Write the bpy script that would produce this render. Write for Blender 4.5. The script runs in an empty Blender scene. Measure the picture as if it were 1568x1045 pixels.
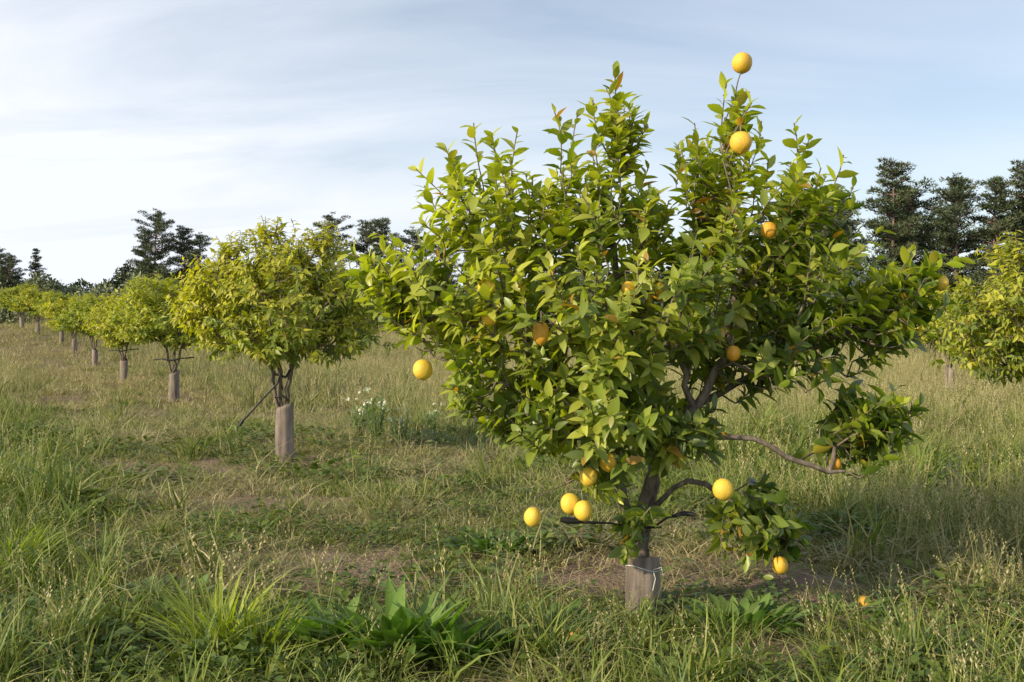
import bpy, math, numpy as np
from mathutils import Vector
R = math.radians
rng = np.random.default_rng(7)
scene = bpy.context.scene
try:
    scene.view_settings.view_transform = 'Standard'; scene.view_settings.look = 'None'; scene.view_settings.exposure = 0
except Exception: pass

# ------------------------------------------------------------------ helpers
def nrm(v):
    return v / np.maximum(np.linalg.norm(v, axis=-1, keepdims=True), 1e-9)
def sstep(a, b, x):
    t = np.clip((x - a) / (b - a), 0, 1); return t * t * (3 - 2 * t)
_lat = np.random.default_rng(99).random((256, 256))
def vnoise(x, y, s=1.0, o=0):
    x = np.asarray(x, float) / s + 37.3 + o * 17.1; y = np.asarray(y, float) / s + 91.7 + o * 5.3
    xi = np.floor(x).astype(int); yi = np.floor(y).astype(int)
    fx = x - xi; fy = y - yi
    fx = fx * fx * (3 - 2 * fx); fy = fy * fy * (3 - 2 * fy)
    g = lambda a, b: _lat[a % 256, b % 256]
    return (g(xi, yi) * (1 - fx) + g(xi + 1, yi) * fx) * (1 - fy) + (g(xi, yi + 1) * (1 - fx) + g(xi + 1, yi + 1) * fx) * fy
def fbm(x, y, s, o=0):
    return (vnoise(x, y, s, o) + .5 * vnoise(x, y, s / 2.1, o + 3) + .25 * vnoise(x, y, s / 4.3, o + 5)) / 1.75
def terrain(x, y):
    x = np.asarray(x, float); y = np.asarray(y, float)
    z = 1.45 * sstep(-4, -36, x) * sstep(22, 75, y) + 0.5 * sstep(60, 140, y)
    z = z + 0.05 * (fbm(x, y, 1.7, 1) - .5) + 0.12 * (fbm(x, y, 9, 2) - .5) * sstep(8, 20, np.hypot(x, y))
    return z

def mesh_np(name, V, F, mats, col=None, smooth=True, matidx=None):
    me = bpy.data.meshes.new(name)
    Fs = F if isinstance(F, list) else [F]
    Fs = [f for f in Fs if len(f)]
    tot = np.concatenate([np.full(len(f), f.shape[1]) for f in Fs])
    loops = np.concatenate([f.ravel() for f in Fs])
    me.vertices.add(len(V)); me.vertices.foreach_set("co", np.asarray(V, np.float32).ravel())
    me.loops.add(len(loops)); me.loops.foreach_set("vertex_index", loops.astype(np.int32))
    me.polygons.add(len(tot))
    st = np.concatenate([[0], np.cumsum(tot)[:-1]])
    me.polygons.foreach_set("loop_start", st.astype(np.int32))
    me.polygons.foreach_set("loop_total", tot.astype(np.int32))
    if matidx is not None: me.polygons.foreach_set("material_index", matidx.astype(np.int32))
    me.polygons.foreach_set("use_smooth", np.full(len(tot), smooth, bool))
    for m in mats: me.materials.append(m)
    if col is not None:
        a = me.attributes.new("Col", 'FLOAT_COLOR', 'POINT')
        c = np.ones((len(V), 4), np.float32); c[:, :3] = col
        a.data.foreach_set("color", c.ravel())
    me.update(calc_edges=True); me.validate()
    return me
def obj(name, me, parent=None, loc=(0, 0, 0), rot=0, sc=1):
    o = bpy.data.objects.new(name, me); scene.collection.objects.link(o)
    o.location = loc; o.rotation_euler = (0, 0, rot); o.scale = (sc, sc, sc)
    if parent: o.parent = parent
    return o

class Nd:
    def __init__(s, mat):
        s.t = mat.node_tree; s.n = s.t.nodes; s.l = s.t.links
    def new(s, typ, **kw):
        n = s.n.new(typ)
        for k, v in kw.items(): setattr(n, k, v)
        return n
    def link(s, a, b): s.l.new(a, b)
    def mix(s, fac, a, b, blend='MIX'):
        n = s.n.new('ShaderNodeMix'); n.data_type = 'RGBA'; n.blend_type = blend
        for i, v in ((0, fac), (6, a), (7, b)):
            if hasattr(v, 'is_linked'): s.l.new(v, n.inputs[i])
            elif i == 0: n.inputs[0].default_value = v
            else: n.inputs[i].default_value = (*v, 1) if len(v) == 3 else v
        return n.outputs[2]
    def math(s, op, a, b=0.0, c=0.0, clamp=False):
        n = s.n.new('ShaderNodeMath'); n.operation = op; n.use_clamp = clamp
        for i, v in enumerate((a, b, c)):
            if hasattr(v, 'is_linked'): s.l.new(v, n.inputs[i])
            else: n.inputs[i].default_value = v
        return n.outputs[0]
def newmat(name):
    m = bpy.data.materials.new(name); m.use_nodes = True; m.node_tree.nodes.clear()
    return m, Nd(m)

def leaf_material(name, rough=.42, transl=.3, spec=.5, tcol=(1.0, 1.1, .3)):
    m, N = newmat(name)
    out = N.new('ShaderNodeOutputMaterial'); at = N.new('ShaderNodeAttribute', attribute_name='Col')
    p = N.new('ShaderNodeBsdfPrincipled'); p.inputs['Roughness'].default_value = rough
    p.inputs['Specular IOR Level'].default_value = spec
    geo = N.new('ShaderNodeNewGeometry')
    pale = N.mix(.35, at.outputs['Color'], (.20, .24, .09))
    c2 = N.mix(geo.outputs['Backfacing'], at.outputs['Color'], pale)
    N.link(c2, p.inputs['Base Color'])
    if transl > 0:
        tr = N.new('ShaderNodeBsdfTranslucent'); mx = N.new('ShaderNodeMixShader'); mx.inputs[0].default_value = transl
        c3 = N.mix(1.0, c2, (tcol[0]*1.6, tcol[1]*1.6, tcol[2]*1.6), 'MULTIPLY')
        N.link(c3, tr.inputs['Color'])
        N.link(p.outputs[0], mx.inputs[1]); N.link(tr.outputs[0], mx.inputs[2]); N.link(mx.outputs[0], out.inputs[0])
    else: N.link(p.outputs[0], out.inputs[0])
    return m
def bark_material(name, c1, c2, scale=30, stretch=.25):
    m, N = newmat(name)
    out = N.new('ShaderNodeOutputMaterial'); p = N.new('ShaderNodeBsdfPrincipled'); p.inputs['Roughness'].default_value = .85
    tc = N.new('ShaderNodeTexCoord'); mp = N.new('ShaderNodeMapping'); mp.inputs['Scale'].default_value = (1, 1, stretch)
    nz = N.new('ShaderNodeTexNoise'); nz.inputs['Scale'].default_value = scale; nz.inputs['Detail'].default_value = 6; nz.inputs['Roughness'].default_value = .65
    N.link(tc.outputs['Object'], mp.inputs[0]); N.link(mp.outputs[0], nz.inputs['Vector'])
    cr = N.new('ShaderNodeValToRGB'); cr.color_ramp.elements[0].position = .35; cr.color_ramp.elements[1].position = .68
    cr.color_ramp.elements[0].color = (*c1, 1); cr.color_ramp.elements[1].color = (*c2, 1)
    N.link(nz.outputs[0], cr.inputs[0]); N.link(cr.outputs[0], p.inputs['Base Color'])
    b = N.new('ShaderNodeBump'); b.inputs['Strength'].default_value = .6; b.inputs['Distance'].default_value = .01
    N.link(nz.outputs[0], b.inputs['Height']); N.link(b.outputs[0], p.inputs['Normal']); N.link(p.outputs[0], out.inputs[0])
    return m
def plain_material(name, c, rough=.5):
    m, N = newmat(name)
    out = N.new('ShaderNodeOutputMaterial'); p = N.new('ShaderNodeBsdfPrincipled'); p.inputs['Roughness'].default_value = rough
    nz = N.new('ShaderNodeTexNoise'); nz.inputs['Scale'].default_value = 40
    cc = N.mix(nz.outputs[0], tuple(x * .7 for x in c), tuple(min(1, x * 1.2) for x in c))
    N.link(cc, p.inputs['Base Color']); N.link(p.outputs[0], out.inputs[0]); return m

M_leaf = leaf_material('lemon_leaf', .36, .34, .5)
M_leaf2 = leaf_material('citrus_leaf', .45, .32, .4)
M_weed = leaf_material('weed_leaf', .5, .3, .35)
M_needle = leaf_material('pine_needles', .7, 0, .2)
M_bush = leaf_material('shrub_leaf', .65, 0, .2)
M_bark = bark_material('citrus_bark', (.10, .075, .055), (.28, .23, .18))
M_pbark = bark_material('pine_bark', (.10, .065, .055), (.30, .20, .16), 8)
M_guard = bark_material('trunk_guard_plastic', (.11, .085, .07), (.36, .295, .25), 16, .12)
M_hose = plain_material('black_hose', (.02, .02, .022), .5)
M_string = plain_material('white_string', (.7, .7, .68), .8)

M_lemon, N = newmat('lemon_peel')
o_ = N.new('ShaderNodeOutputMaterial'); p = N.new('ShaderNodeBsdfPrincipled'); p.inputs['Roughness'].default_value = .45
tc = N.new('ShaderNodeTexCoord'); nz = N.new('ShaderNodeTexNoise'); nz.inputs['Scale'].default_value = 14; nz.inputs['Detail'].default_value = 5
N.link(tc.outputs['Object'], nz.inputs['Vector'])
at = N.new('ShaderNodeAttribute', attribute_name='Col')
c = N.mix(1.0, at.outputs['Color'], N.math('MULTIPLY_ADD', nz.outputs[0], .6, .7), 'MULTIPLY')
N.link(c, p.inputs['Base Color'])
nz2 = N.new('ShaderNodeTexNoise'); nz2.inputs['Scale'].default_value = 200; N.link(tc.outputs['Object'], nz2.inputs['Vector'])
b = N.new('ShaderNodeBump'); b.inputs['Strength'].default_value = .8; b.inputs['Distance'].default_value = .004
N.link(nz2.outputs[0], b.inputs['Height']); N.link(b.outputs[0], p.inputs['Normal']); N.link(p.outputs[0], o_.inputs[0])

# ------------------------------------------------------------------ geometry builders
def leaf_mesh(base, d, n, L, W, col, fold=.3, curl=.25, NS=5):
    base = np.asarray(base); N_ = len(base)
    d = nrm(d); n = nrm(n - (n * d).sum(1, keepdims=True) * d); s = np.cross(n, d)
    if NS == 5: u = np.array([0, .22, .5, .78, 1.0]); w = np.array([.1, .78, 1.0, .62, .02])
    else: u = np.array([0, .45, 1.0]); w = np.array([.1, 1.0, .04])
    r = np.random.default_rng(N_)
    cu = curl * (0.3 + 1.4 * r.random((N_, 1))); fo = fold * (.3 + 1.4 * r.random((N_, 1)))
    V = np.zeros((N_, NS, 3, 3))
    for i in range(NS):
        mid = base + d * (L[:, None] * u[i]) - n * (L[:, None] * cu * u[i] ** 2)
        e = s * (W[:, None] * .5 * w[i]); up = n * (W[:, None] * .5 * w[i] * fo)
        V[:, i, 0] = mid - e + up; V[:, i, 1] = mid; V[:, i, 2] = mid + e + up
    V = V.reshape(-1, 3)
    q = []
    for i in range(NS - 1):
        for j in range(2):
            a = i * 3 + j; q.append([a, a + 1, a + 4, a + 3])
    q = np.array(q); F = (q[None] + (np.arange(N_) * NS * 3)[:, None, None]).reshape(-1, 4)
    C = np.repeat(col, NS * 3, axis=0)
    return V, F, C
def tube(P, rad, sides, off):
    P = np.asarray(P); n = len(P)
    T = np.gradient(P, axis=0); T = nrm(T)
    ref = np.array([0, 0, 1.]) if abs(T[0, 2]) < .9 else np.array([1., 0, 0])
    V = []
    u = nrm(np.cross(T[0], ref))
    for i in range(n):
        u = u - T[i] * (u @ T[i]); u = u / max(np.linalg.norm(u), 1e-9); v = np.cross(T[i], u)
        a = np.arange(sides) * 2 * math.pi / sides
        V.append(P[i] + rad[i] * (np.cos(a)[:, None] * u + np.sin(a)[:, None] * v))
    V = np.concatenate(V); F = []
    for i in range(n - 1):
        b0 = i * sides
        for j in range(sides):
            k = (j + 1) % sides
            F.append([b0 + j, b0 + k, b0 + sides + k, b0 + sides + j])
    return V, np.array(F) + off
class Tubes:
    def __init__(s): s.V = []; s.F = []; s.o = 0
    def add(s, P, rad, sides=6):
        v, f = tube(P, rad, sides, s.o); s.V.append(v); s.F.append(f); s.o += len(v)
    def mesh(s, name, mat): return mesh_np(name, np.concatenate(s.V), np.concatenate(s.F), [mat])

def make_tree(name, limbs, tips, tdirs, shootL, bare, seed, center, leafL=.09, leafWr=.42, nleaf=13, droop=.0,
              cols=None, lit_side=None, rk=.0030, rexp=.42, exclude=None, lmat=None, rad_root=None, bf=.25, NS=5):
    r = np.random.default_rng(seed)
    pos = []; par = []; pl = []; cnt = []
    chains = []
    def resample(P, step):
        P = np.asarray(P, float); out = [P[0]]
        for a, b_ in zip(P[:-1], P[1:]):
            k = max(1, int(round(np.linalg.norm(b_ - a) / step)))
            for i in range(1, k + 1): out.append(a + (b_ - a) * i / k)
        return np.array(out)
    for li, P in enumerate(limbs):
        P = resample(P, .09)
        for _ in range(2): P[1:-1] = (P[:-2] + 2 * P[1:-1] + P[2:]) / 4
        P[1:-1] += r.normal(0, .009, P[1:-1].shape)
        if li == 0:
            pos.append(P[0]); par.append(-1); pl.append(0.); cnt.append(0); prev = 0
        else:
            prev = int(np.argmin(np.linalg.norm(np.array(pos) - P[0], axis=1)))
        ch = [prev]
        for q_ in P[1:]:
            pos.append(q_); par.append(prev); pl.append(pl[prev] + np.linalg.norm(q_ - pos[prev])); cnt.append(0)
            prev = len(pos) - 1; ch.append(prev)
        chains.append(ch)
        k = prev
        while k >= 0: cnt[k] += 4; k = par[k]
    skip = max(2, int(len(chains[0]) * .45))
    order = np.argsort(np.linalg.norm(tips - center, axis=1))
    cap = len(pos) + len(tips) * 40
    PA = np.full((cap, 3), 1e6); PA[:len(pos)] = pos; PLA = np.zeros(cap); PLA[:len(pos)] = pl
    PA_sel = PA.copy(); PA_sel[:skip] = 1e6
    lb, ld, ln, lL, lW, lc = [], [], [], [], [], []
    zmax = tips[:, 2].max(); zmin = tips[:, 2].min()
    for t in order:
        tip = tips[t]; td = tdirs[t]; SL = shootL[t]; n = len(pos)
        basep = tip - td * SL
        dd = np.linalg.norm(PA_sel[:n] - basep, axis=1) + bf * PLA[:n]
        a = int(np.argmin(dd)); p0 = PA[a]
        D = np.linalg.norm(basep - p0)
        mid = basep * .55 + p0 * .45 + np.array([0, 0, -.04 * D]) + r.normal(0, .05 * D + 1e-4, 3)
        k1 = max(2, int(D / .08)); k2 = 4
        tt = np.linspace(0, 1, k1 + 1)[1:, None]
        S1 = (1 - tt) ** 2 * p0 + 2 * tt * (1 - tt) * mid + tt ** 2 * basep
        bend = r.normal(0, .16, 3) * SL
        ts = np.linspace(0, 1, k2 + 1)[1:, None]
        S2 = basep + (tip - basep) * ts + bend * (ts * (1 - ts))
        prev = a; ch = [a]
        for q_ in np.concatenate([S1, S2]):
            i = len(pos); pos.append(q_); par.append(prev); pl.append(pl[prev] + np.linalg.norm(q_ - PA[prev])); cnt.append(0)
            PA[i] = q_; PLA[i] = pl[-1]; PA_sel[i] = q_
            prev = i; ch.append(i)
        if SL > 0: PA_sel[len(pos) - 3:len(pos)] = 1e6
        chains.append(ch); k = prev
        while k >= 0: cnt[k] += 1; k = par[k]
        if bare[t]: continue
        m = max(5, int(nleaf * r.uniform(.7, 1.3) * (SL / .22) ** .5))
        s_ = (np.arange(m) + r.random(m) * .5) / m
        s_ = .02 + .98 * s_
        P = basep + (tip - basep) * s_[:, None] + bend * (s_ * (1 - s_))[:, None]
        ang = np.arange(m) * 2.4 + r.uniform(0, 6.3)
        ref = np.array([0, 0, 1.]) if abs(td[2]) < .9 else np.array([1., 0, 0])
        u = nrm(np.cross(td, ref)); v = np.cross(td, u)
        rad = np.cos(ang)[:, None] * u + np.sin(ang)[:, None] * v
        open_ = (1.25 - .75 * s_)[:, None]
        d_ = nrm(rad * open_ + td * .65 + np.array([0, 0, -1.]) * (droop + .05) + r.normal(0, .25, (m, 3)))
        nn = td * .5 + np.array([0, 0, .55]) + nrm(tip - center) * .45 + r.normal(0, .42, (m, 3))
        L = leafL * r.uniform(.55, 1.25, m) * (1 - .35 * s_ ** 3)
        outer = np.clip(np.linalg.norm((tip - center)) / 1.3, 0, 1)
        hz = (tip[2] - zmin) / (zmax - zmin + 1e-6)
        age_lit = np.clip(.24 + .42 * hz + .35 * s_ * outer + r.normal(0, .26) + r.normal(0, .1, m), 0, 1)
        if lit_side is not None: age_lit = np.clip(age_lit + lit_side(tip), 0, 1)  # young-leaf tint plus sun-side lightening, both painted into the leaf colour
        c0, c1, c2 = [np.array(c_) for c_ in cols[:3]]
        a_ = age_lit[:, None]
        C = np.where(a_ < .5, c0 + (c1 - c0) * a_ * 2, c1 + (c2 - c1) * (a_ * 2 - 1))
        C = C * r.uniform(.75, 1.25, (m, 1))
        yel = r.random(m) < cols[4]
        C[yel] = np.array(cols[3]) * r.uniform(.6, 1.1, (yel.sum(), 1))
        olv = r.random(m) < cols[4] * 2.5
        C[olv] = np.array([.50, .44, .06]) * r.uniform(.6, 1.1, (olv.sum(), 1))
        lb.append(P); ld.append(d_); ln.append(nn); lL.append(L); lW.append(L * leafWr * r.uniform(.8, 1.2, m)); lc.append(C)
    T = Tubes()
    rad = rk * np.array(cnt, float).clip(1) ** rexp
    if rad_root: rad[:] = np.minimum(rad, rad_root)
    for ch in chains:
        P = np.array([pos[i] for i in ch]); rr = rad[ch].copy()
        if len(rr) > 1: rr[0] = min(rr[0], rr[1] * 1.25)
        if len(P) < 3: continue
        T.add(P, rr, 10 if rr.max() > .03 else (7 if rr.max() > .012 else 4))
    bm_ = T.mesh(name + '_branches', M_bark)
    lb, ld, ln, lL, lW, lc = map(np.concatenate, (lb, ld, ln, lL, lW, lc))
    if exclude is not None:
        mid = lb + nrm(ld) * lL[:, None] * .5
        keep = np.ones(len(lb), bool)
        for e, er, ed in exclude:
            for q_ in (lb, mid, lb + nrm(ld) * lL[:, None]):
                dx = np.hypot(q_[:, 0] - e[0], q_[:, 2] - e[2]); dy = e[1] - q_[:, 1]
                keep &= ~((dx < er) & (dy > -.05) & (dy < ed))
        lb, ld, ln, lL, lW, lc = [q_[keep] for q_ in (lb, ld, ln, lL, lW, lc)]
    print(name, 'leaves', len(lb))
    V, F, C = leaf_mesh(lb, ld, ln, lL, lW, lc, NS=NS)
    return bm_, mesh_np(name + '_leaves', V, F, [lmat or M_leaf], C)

def sample_blobs(blobs, r, shell=.55, mul=1.0):
    P = []; O = []
    for (x, y, z, rx, ry, rz, n) in blobs:
        n = int(n * mul)
        d = nrm(r.normal(size=(n, 3))); rr = (shell ** 3 + (1 - shell ** 3) * r.random(n)) ** (1 / 3)
        rr = np.where(r.random(n) < .25, rr * r.random(n) ** .4, rr)
        rr = rr * np.where(r.random(n) < .14, r.uniform(1.0, 1.25, n), 1)
        P.append(np.array([x, y, z]) + d * rr[:, None] * np.array([rx, ry, rz])); O.append(d)
    return np.concatenate(P), np.concatenate(O)

def guard_mesh(name, r0, h, seed, top_tilt=.03):
    n = 40; rows = 14
    V = []
    for side, dr in ((0, 0), (1, -.006)):
        for i in range(rows):
            t = i / (rows - 1); a = np.arange(n) * 2 * math.pi / n
            rr = r0 * (1.06 - .12 * t + .05 * t * t) * (1 + .035 * np.sin(3 * a + seed + t * 1.5) + .02 * np.sin(7 * a + 4 * t + seed)) + dr
            z = t * h + (t > .9) * top_tilt * np.sin(a + seed) + .004 * np.sin(9 * a) * t - .03 * (1 - t)
            V.append(np.stack([rr * np.cos(a), rr * np.sin(a), z], 1))
    V = np.concatenate(V); F = []
    for s in (0, 1):
        for i in range(rows - 1):
            for j in range(n):
                k = (j + 1) % n; b0 = (s * rows + i) * n
                q = [b0 + j, b0 + k, b0 + n + k, b0 + n + j]; F.append(q if s == 0 else q[::-1])
    a0 = (rows - 1) * n; b0 = (2 * rows - 1) * n
    for j in range(n):
        k = (j + 1) % n; F.append([a0 + j, a0 + k, b0 + k, b0 + j])
    return mesh_np(name, V, np.array(F), [M_guard])

def fruit_mesh(name, items, mat):
    V = []; F = []; C = []; off = 0; nu, nv = 24, 16
    for pos_, r_, el, ax, col in items:
        ax = nrm(np.array(ax, float)); u = nrm(np.cross(ax, [.3, .9, .1])); v = np.cross(ax, u)
        for i in range(nv + 1):
            th = math.pi * i / nv; z = math.cos(th); rad_ = math.sin(th) ** .92
            if i <= 1: z = 1.0 + (.12 if i == 0 else .04); 
            if i == 2: z += .01
            if i >= nv - 1: z = -1.0 + (-.03 if i == nv else .03)
            if i == 1: rad_ = .13
            a = np.arange(nu) * 2 * math.pi / nu
            lump = 1 + .035 * np.sin(3 * a + pos_[0] * 50) * math.sin(th) + .02 * np.sin(5 * a + 2 + th * 3) + .012 * np.sin(9 * a + th * 7)
            V.append(np.array(pos_) + r_ * (rad_ * lump * np.cos(a))[:, None] * u + r_ * (rad_ * lump * np.sin(a))[:, None] * v + ax * (z * r_ * el))
            cc = np.array(col) * (1 - .35 * max(0, (1 - i / 2.) if i < 2 else 0)); C.append(np.repeat(cc[None], nu, 0))
        for i in range(nv):
            for j in range(nu):
                k = (j + 1) % nu; F.append([off + i * nu + j, off + (i + 1) * nu + j, off + (i + 1) * nu + k, off + i * nu + k])
        off += (nv + 1) * nu
    return mesh_np(name, np.concatenate(V), np.array(F), [mat], np.concatenate(C))

def empty(name, loc, rot=0, sc=1):
    e = bpy.data.objects.new(name, None); scene.collection.objects.link(e)
    e.location = loc; e.rotation_euler = (0, 0, rot); e.scale = sc if isinstance(sc, tuple) else (sc, sc, sc); return e

# ------------------------------------------------------------------ MAIN LEMON TREE
TX, TY = .675, 5.25
gz = float(terrain(TX, TY))
blobs = [
 (.57, 5.20, 1.62, .84, .78, .58, 140),
 (.45, 5.0, 1.66, .78, .6, .50, 82),
 (-.36, 5.2, 1.66, .42, .5, .34, 66),
 (-.68, 5.25, 1.76, .22, .25, .18, 22),
 (-.06, 5.25, 2.06, .48, .5, .34, 74),
 (.47, 5.25, 2.16, .40, .45, .28, 52),
 (.55, 5.25, 2.60, .11, .12, .2, 13),
 (1.05, 5.25, 2.36, .20, .28, .28, 32),
 (1.16, 5.25, 2.64, .08, .1, .12, 8),
 (1.42, 5.25, 2.10, .38, .42, .33, 62),
 (1.05, 5.2, 1.96, .3, .4, .26, 24),
 (1.54, 5.2, 1.74, .44, .5, .36, 74),
 (1.40, 5.1, 1.38, .42, .45, .20, 42),
 (-.05, 5.0, 1.24, .36, .4, .24, 44),
 (.05, 4.95, 1.02, .24, .3, .12, 12),
 (.40, 4.95, 1.06, .45, .5, .27, 64),
 (.85, 5.1, .96, .26, .4, .20, 32),
 (.44, 5.0, .74, .16, .2, .12, 12),
 (.62, 5.08, .44, .10, .10, .16, 9),
 (1.86, 5.1, 1.04, .25, .3, .25, 40),
 (1.24, 5.05, .52, .26, .26, .20, 34),
 (1.42, 5.1, .40, .17, .15, .14, 14),
 (1.96, 5.2, 1.60, .28, .3, .24, 34),
 (2.2, 5.25, 1.72, .17, .15, .15, 10),
]
r1 = np.random.default_rng(23)
tips, outw = sample_blobs(blobs, r1)
cen = np.array([.7, 5.2, 1.15])
glob = nrm(tips - cen)
td = nrm(outw * .6 + glob * .7 + np.array([0, 0, .55]) + r1.normal(0, .32, tips.shape))
SL = r1.uniform(.12, .30, len(tips))
top = tips[:, 2] > 2.2
td[top] = nrm(td[top] * .8 + np.array([0, 0, .55])); SL[top] *= 1.1
low = tips[:, 2] < .8
td[low] = nrm(td[low] * .8 + np.array([.1, 0, -.3])); SL[low] *= .75
lead = [((.54, 5.25, 2.84), (.02, 0, 1)), ((.22, 5.2, 2.62), (-.1, 0, 1)), ((-.2, 5.2, 2.56), (-.15, 0, 1)), ((.95, 5.2, 2.56), (-.15, 0, 1)),
        ((1.3, 5.2, 2.57), (.3, 0, 1)), ((.70, 5.2, 2.55), (.5, 0, 1)), ((1.12, 5.22, 2.78), (.1, 0, 1)), ((-.5, 5.2, 2.32), (-.6, 0, .6)), ((1.55, 5.2, 2.48), (.2, 0, 1)),
        ((.03, 5.2, 2.53), (.1, 0, 1)), ((-.86, 5.2, 1.88), (-1, 0, .3)), ((-.84, 5.2, 1.70), (-1, 0, .1)), ((2.34, 5.2, 1.86), (1, 0, .5)), ((1.78, 5.2, 2.24), (.5, 0, 1)), ((.42, 5.2, 2.68), (-.3, 0, 1)),
        ((-.34, 5.1, 2.42), (-.4, 0, 1)), ((-.48, 5.1, 2.12), (-1, 0, .6)), ((1.44, 5.1, 2.54), (0, 0, 1)), ((.33, 5.0, 2.57), (.1, 0, 1)), ((-.7, 5.1, 1.98), (-1, 0, .6)), ((.86, 5.1, 2.42), (-.1, 0, 1)), ((1.9, 5.1, 2.0), (1, 0, .8)), ((.49, 5.2, 2.74), (-.5, 0, 1)),
        ((.60, 5.2, 2.70), (.6, 0, 1)), ((-.1, 5.0, 2.47), (-.3, 0, 1)), ((1.66, 5.0, 2.36), (.5, 0, 1)), ((1.2, 5.0, 2.62), (.5, 0, 1)), ((2.05, 5.1, 1.9), (.6, 0, 1))]
lt = np.array([a for a, b in lead]); ldr = nrm(np.array([b for a, b in lead], float))
tips = np.concatenate([tips, lt]); td = np.concatenate([td, ldr]); SL = np.concatenate([SL, np.full(len(lt), .32)])
Y1 = (.90, .60, .07); Y2 = (.84, .50, .05); Y3 = (.76, .38, .035)
lem = [((1.209, 5.25, 2.885), .053, 1.02, (0, 0, -1), Y2), ((1.135, 4.95, 2.412), .054, 1.02, (-.1, -.3, -1), Y2),
 ((-.458, 5.10, 1.279), .05, 1.05, (.1, -.1, -1), Y1), ((.101, 4.8, .58), .042, 1.12, (-.1, 0, -1), Y1), ((.286, 4.9, .626), .048, 1.08, (.2, -.2, -1), Y1),
 ((.347, 4.82, .606), .046, 1.08, (.1, -.1, -1), Y1), ((1.02, 4.8, .713), .05, 1.05, (.2, -.1, -1), Y1), ((2.26, 5.25, 1.731), .038, 1.1, (0, 0, -1), Y1),
 ((-.123, 4.86, 1.69), .043, 1.05, (-.2, -.3, -1), Y1), ((.135, 4.68, 1.47), .040, 1.4, (0, -.2, -1), Y3), ((1.28, 4.97, 1.98), .040, 1.05, (.4, -.3, -1), Y3),
 ((.555, 4.74, 1.675), .034, 1.2, (.2, 0, -1), Y2), ((.706, 4.76, 1.668), .037, 1.15, (0, 0, -1), Y3), ((.466, 4.8, .845), .042, 1.1, (0, -.3, -1), Y2),
 ((1.338, 4.95, .31), .040, 1.1, (.1, 0, -1), Y2), ((.375, 4.85, .768), .042, 1.1, (-.2, 0, -1), Y1),
 ((1.08, 4.85, 1.37), .034, 1.1, (0, 0, -1), Y3), ((-.11, 4.86, 1.546), .038, 1.1, (.2, 0, -1), Y2), ((1.627, 5.0, .81), .030, 1.1, (0, 0, -1), Y3)]
HALF = {8, 10, 11, 12, 13, 15, 16, 17}
ltip = []; lsd = []
for pos_, r_, el, ax, c_ in lem:
    axn = nrm(np.array(ax, float)); ltip.append(np.array(pos_) - axn * r_ * el * .98); lsd.append(axn)
nl = len(ltip)
lsd = np.array(lsd); ltip = np.array(ltip)
lsd[0] = nrm(np.array([.25, 0, 1])); ltip[0] = np.array([1.205, 5.25, 2.838])
tips_all = np.concatenate([tips, ltip]); td_all = np.concatenate([td, lsd])
SL_all = np.concatenate([SL, np.full(nl, .05)]); SL_all[len(tips)] = .12
bare = np.concatenate([np.zeros(len(tips), bool), np.ones(nl, bool)])
limbs = [
 [(.70, 5.25, -.05), (.69, 5.25, .15), (.68, 5.25, .32)],
 [(.68, 5.25, .32), (.62, 5.23, .5), (.55, 5.2, .75), (.42, 5.2, 1.0), (.2, 5.2, 1.3), (-.1, 5.2, 1.6), (-.45, 5.2, 1.72)],
 [(.68, 5.25, .32), (.74, 5.27, .52), (.76, 5.3, .75), (.78, 5.35, 1.05), (.6, 5.35, 1.5), (.5, 5.3, 2.1)],
 [(.69, 5.25, .30), (.66, 5.20, .5), (.70, 5.15, .72), (.9, 5.1, 1.0), (1.1, 5.1, 1.35), (1.2, 5.15, 1.9), (1.1, 5.2, 2.4)],
 [(.78, 5.32, .95), (1.1, 5.3, 1.15), (1.5, 5.25, 1.35), (1.9, 5.2, 1.55)],
 [(.70, 5.15, .72), (.9, 5.0, .93), (1.10, 4.95, .97), (1.22, 4.93, .95), (1.36, 4.93, .84), (1.5, 4.95, .79), (1.66, 4.95, .78)],
 [(.74, 5.27, .55), (.9, 5.15, .72), (1.08, 5.05, .68), (1.22, 5.02, .52)],
 [(.55, 5.2, .75), (.45, 5.0, .9), (.3, 4.85, 1.1)],
]
limbs = [np.array(l_, float) for l_ in limbs]
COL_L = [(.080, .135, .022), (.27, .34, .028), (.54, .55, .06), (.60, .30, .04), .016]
exl = [(l_[0], l_[1] * (.4 if i in HALF else 1.15 if i > 6 else 1.4), .2 if i in HALF else .5) for i, l_ in enumerate(lem)]
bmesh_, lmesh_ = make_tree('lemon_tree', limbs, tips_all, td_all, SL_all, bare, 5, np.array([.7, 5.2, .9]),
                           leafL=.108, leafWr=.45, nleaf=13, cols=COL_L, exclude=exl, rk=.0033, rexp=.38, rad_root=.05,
                           lit_side=lambda t: .12 * (.9 - t[0]) - .14 * (t[0] > 1.2) * (t[2] < 1.7))  # leaf colour painted lighter to the left, darker at lower right, as if sunlit
E = empty('lemon_tree', (0, 0, gz))
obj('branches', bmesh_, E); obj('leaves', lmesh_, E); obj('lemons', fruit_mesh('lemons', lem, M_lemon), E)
obj('trunk_guard', guard_mesh('trunk_guard', .090, .27, 3), E, (TX + .02, TY, 0))
T = Tubes()
a = np.linspace(0, 2 * math.pi, 30)
T.add(np.stack([TX + .02 + .092 * np.cos(a), TY + .092 * np.sin(a), .235 + .014 * np.sin(2 * a)], 1), np.full(30, .003), 5)
T.add([(TX + .06, TY - .09, .23), (TX + .07, TY - .10, .19), (TX + .055, TY - .105, .13)], [.0025] * 3, 4)
T.add([(TX + .06, TY - .09, .235), (TX + .10, TY - .10, .25), (TX + .11, TY - .105, .21)], [.0025] * 3, 4)
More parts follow.
